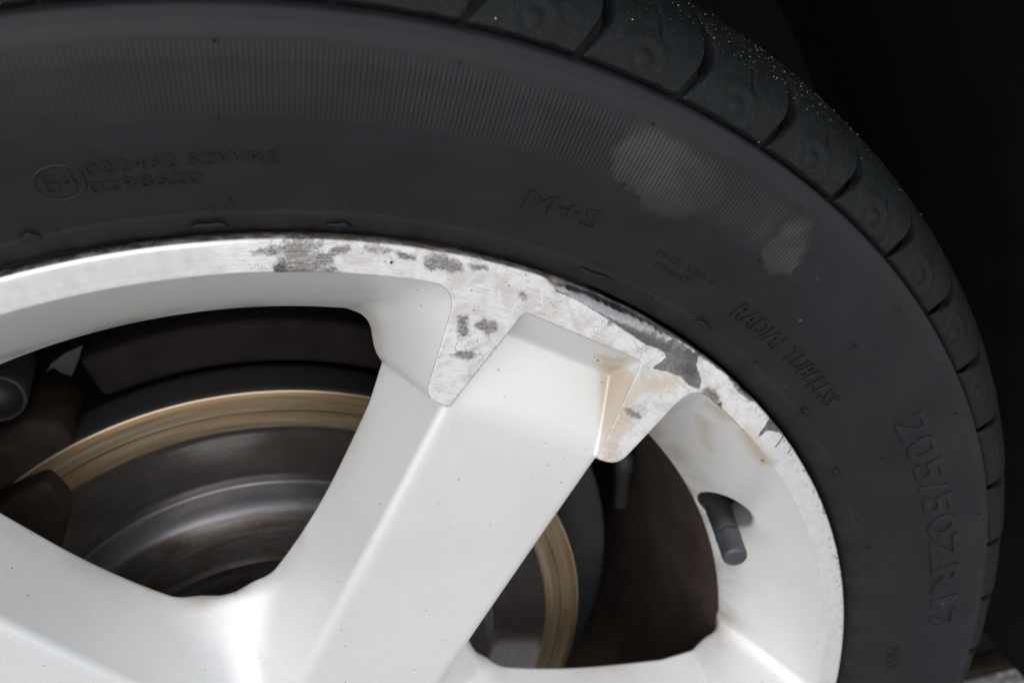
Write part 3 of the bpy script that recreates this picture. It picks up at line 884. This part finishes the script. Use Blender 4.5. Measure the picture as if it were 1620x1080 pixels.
tag(nubs(), kind='stuff')
def flash(a, r, width, hgt):
    n, m = 14, 4
    v = []
    for i in range(n):
        q = i / (n - 1); aa = R_(a + width * (q - .5)); e = math.sin(math.pi * q) ** .5
        for j in range(m):
            t_ = j / (m - 1)
            rr = r + .3 * math.sin(9 * q + a) + t_ * hgt * e
            y = float(yp(rr)) - .15 - .9 * math.sin(math.pi * .5 * t_) * e
            v.append((rr * math.cos(aa) / 1000, y / 1000, rr * math.sin(aa) / 1000))
    o = mesh_obj('mould_flash', v, grid_faces(n, m), M['letter'], tyre_o)
    s = o.modifiers.new('solid', 'SOLIDIFY'); s.thickness = .0004
for q in ((88.2, 237.2, 2.2, 1.8), (80.3, 237.4, 1.6, 1.4), (52.0, 241.2, 1.8, 1.4), (98.0, 241.8, 1.2, 2.0), (62, 239.5, 3.0, 1.0), (30.3, 241, .7, 1.4), (38.5, 243.2, 1.0, 1.2)): flash(*q)

# sand grains stuck on the tread shoulder
def grit():
    v, f = [], []
    oc = np.array([(1, 0, 0), (-1, 0, 0), (0, 1, 0), (0, -1, 0), (0, 0, 1), (0, 0, -1)], float)
    fc = [(0, 2, 4), (2, 1, 4), (1, 3, 4), (3, 0, 4), (2, 0, 5), (1, 2, 5), (3, 1, 5), (0, 3, 5)]
    for i in range(340):
        y = 3 + rng.gamma(1.7, 6)
        if y > 120: continue
        a = rng.uniform(25, 72) if rng.random() < .12 else rng.normal(57, 4.5)
        r = float(np.interp(y, [.8, 4.6, 9.5, 15.5, 24, 36, 50, 80, 200], [308, 311.6, 314.7, 317.1, 318.8, 320.2, 320.8, 321.4, 321.4]))
        sz = .09 + .06 * rng.exponential()
        if rng.random() < .02: sz *= 2.2
        sz = min(sz, .6)
        c = np.array([r * math.cos(R_(a)), y, r * math.sin(R_(a))])
        q = oc * sz * rng.uniform(.6, 1.3, (6, 3))
        b = len(v)
        v.extend(((c + q) / 1000).tolist()); f.extend([[b + k for k in t_] for t_ in fc])
    return mesh_obj('sand_grains', np.array(v), f, M['grit'], None, False)
tag(grit(), 'pale sand grains stuck to the dark tyre shoulder at upper right', 'grit', kind='stuff')

# ------------------------------------------------------------------ brake disc
disc = tag(empty('brake_disc', (0, .0775, 0)), 'round brake disc with brown rusty outer ring behind the spokes', 'brake disc')
def under(o, p):
    o.parent = p; o.matrix_parent_inverse = Matrix.Translation(-p.location)
    return o
fr = [(100.5, 78.3), (101.3, 77.9), (102, 77.7), (126, 77.7), (126.4, 77.45), (141.6, 77.4), (142.2, 77.9), (142.2, 98), (141.6, 98.6), (120, 98.8)]
def dense(pr, n):
    pr = np.array(pr, float); out = []
    for a, b in zip(pr[:-1], pr[1:]):
        k = max(1, int(np.hypot(*(b - a)) / n))
        out += [a + (b - a) * i / k for i in range(k)]
    return np.array(out + [pr[-1]])
under(revolve('friction_ring', dense(fr, 3), M['disc'], n=360), disc)
hat = [(100.6, 78.6), (99.6, 78.9), (98.8, 78.3), (98.3, 76), (97.9, 73), (97.2, 70.5), (95.8, 68.3), (93.8, 66.6), (91, 65.6), (88, 65.1), (78, 64.6), (73.6, 64.4), (72.7, 63.6), (72.0, 63.4), (71.4, 64.0), (70.8, 66.5), (60, 67), (30, 67)]
under(revolve('disc_hat', hat, M['hat'], n=300), disc)
# ------------------------------------------------------------------ brake caliper
cal = tag(empty('brake_caliper', (-.07, .08, .12)), 'dark rusty brake caliper over the left side of the disc', 'brake caliper')
def arc_outline(r0, r1, a0, a1, n=24):
    q = [(r1 * math.cos(R_(a)), r1 * math.sin(R_(a))) for a in np.linspace(a0, a1, n)]
    return q + [(r0 * math.cos(R_(a)), r0 * math.sin(R_(a))) for a in np.linspace(a1, a0, n)]
under(prism('caliper_bridge', arc_outline(147, 165.5, 66, 108, 30), 90, 150, M['bridge'], bevel=.003), cal)
under(prism('caliper_body', [(-60, 140), (-70, 143), (-88, 134), (-100, 110), (-104, 80), (-86, 70), (-78, 76), (-74, 92), (-67, 105), (-63, 118), (-58, 124), (-56, 132)], 78, 120, M['caliper'], bevel=.003), cal)
under(prism('mounting_bracket', [(-66, 122), (-61, 110), (-66, 95), (-72, 83), (-76, 70), (-95, 70), (-96, 95), (-84, 116)], 68, 84, M['caliper'], bevel=.0025), cal)
gp = under(tube('guide_pin_cap', (-78, 105, 152.5), (-77.5, 80, 151.5), [(9.6, 0), (9.8, 18), (9.8, 24), (9.4, 25), (8.8, 25.3), (8.3, 24.8), (7.9, 22), (7.5, 16), (0.01, 16)], M['zinc'], n=48), cal)
under(prism('pad_clip', [(-64, 151), (-61.5, 154.5), (-56, 158), (-49, 160.5), (-51.5, 155), (-55.5, 148), (-59, 150), (-61, 152.5)], 96, 98, M['clip'], bevel=.0005), cal)
under(prism('retaining_clip', [(-80, 73), (-76, 73), (-75.5, 86), (-77.5, 88), (-79.5, 86)], 86, 89, M['clip'], bevel=.0005), cal)

# ------------------------------------------------------------------ backing shield and hose
shd = tag(empty('backing_shield', (.15, .11, .05)), 'dark grey dished backing shield behind the disc, right of the spoke', 'backing plate')
prof = [(60, 112), (146, 112), (150, 110), (166, 109.5), (167.5, 110), (167.5, 113), (60, 114)]
angs = np.radians(np.linspace(-45, 62, 120))
under(revolve('shield_plate', prof, M['shield'], angs=angs), shd)
hose = tag(tube('brake_hose', (187, 100, 28), (190, 104, 92), [(0.01, 0), (3.4, 0), (3.4, 20), (4.6, 20.5), (4.6, 30), (3.4, 30.5), (3.4, 63), (0.01, 64)], M['shield'], None, 24), 'dark brake hose beside the grey backing shield', 'hose')
hose.location = (-.012, .01, .0)

# ------------------------------------------------------------------ car body round the wheel
car = tag(empty('car', (0, 0, -.3)), 'dark wheel arch of the car behind and above the tyre', 'car')
def arc_shell(name, r, a0, a1, y0, y1, mat, thick=3):
    a = np.radians(np.linspace(a0, a1, 90)); ys = np.linspace(y0, y1, 14)
    A, Y = np.meshgrid(a, ys, indexing='ij')
    rr = r + 5 * np.sin(np.clip((Y - y0) / 18, 0, 1) * np.pi * .5) + 2.5 * (np.sin(Y * .11) > .6) + 3 * (np.sin(np.degrees(A) * .35) > .85)
    v = np.stack([rr * np.cos(A), Y, rr * np.sin(A)], -1).reshape(-1, 3) / 1000
    return under(mesh_obj(name, v, grid_faces(len(a), len(ys)), mat), car)
arc_shell('arch_liner', 392, -12, 192, -16, 262, M['plastic'])
# inner wall of the arch
a = np.radians(np.linspace(-34, 214, 80))
rads = np.array([0, 120, 250, 330, 402]); ysw = np.array([300, 298, 285, 272, 258])
A, Q = np.meshgrid(a, np.arange(5), indexing='ij')
under(mesh_obj('arch_wall', np.stack([rads[Q] * np.cos(A), ysw[Q] * np.ones_like(A), rads[Q] * np.sin(A)], -1).reshape(-1, 3) / 1000, grid_faces(len(a), 5), M['plastic']), car)
# outer wing panel with the wheel opening, unseen, built to shade the tyre
a = np.linspace(R_(-20), R_(200), 110)
outer = []
for q in a:
    c, s = math.cos(q), math.sin(q)
    tq = min(1.05 / max(abs(c), 1e-6), (.80 if s > 0 else .16) / max(abs(s), 1e-6))
    outer.append((c * tq, s * tq))
outer = np.array(outer)
inner = np.stack([.388 * np.cos(a), .388 * np.sin(a)], -1)
v = []
for k, f_ in enumerate((None, 0, .03, .12, .3, .6, 1.0)):
    for i in range(len(a)):
        if f_ is None: x, z, y = inner[i][0] * 1.02, inner[i][1] * 1.02, .012
        else:
            x, z = inner[i] + (outer[i] - inner[i]) * f_
            y = -.022 + .10 * max(z - .25, 0) ** 1.5 + .01 * (1 - math.exp(-f_ * 8))
        v.append((x, y, z))
under(mesh_obj('wing_panel', v, grid_faces(7, len(a)), M['body']), car)
# sill panel and splash guard behind the wheel, lower right
def box(name, x0, x1, y0, y1, z0, z1, mat, bevel=.004):
    v = [(x, y, z) for x in (x0, x1) for y in (y0, y1) for z in (z0, z1)]
    f = [[0, 1, 3, 2], [4, 6, 7, 5], [0, 4, 5, 1], [2, 3, 7, 6], [0, 2, 6, 4], [1, 5, 7, 3]]
    return under(bev(mesh_obj(name, v, f, mat, None, True), bevel, 2, 30), car)
box('splash_guard', .405, 1.05, .15, .157, -.209, .50, M['plastic'])
box('guard_flange', .40, 1.06, .136, .160, -.2185, -.2095, M['ledge'], .005)
box('body_light_block', -1.6, 1.6, .315, 1.55, -.13, .75, M['plastic'], .02)  # unseen box for the car's bulk, added to block light from behind
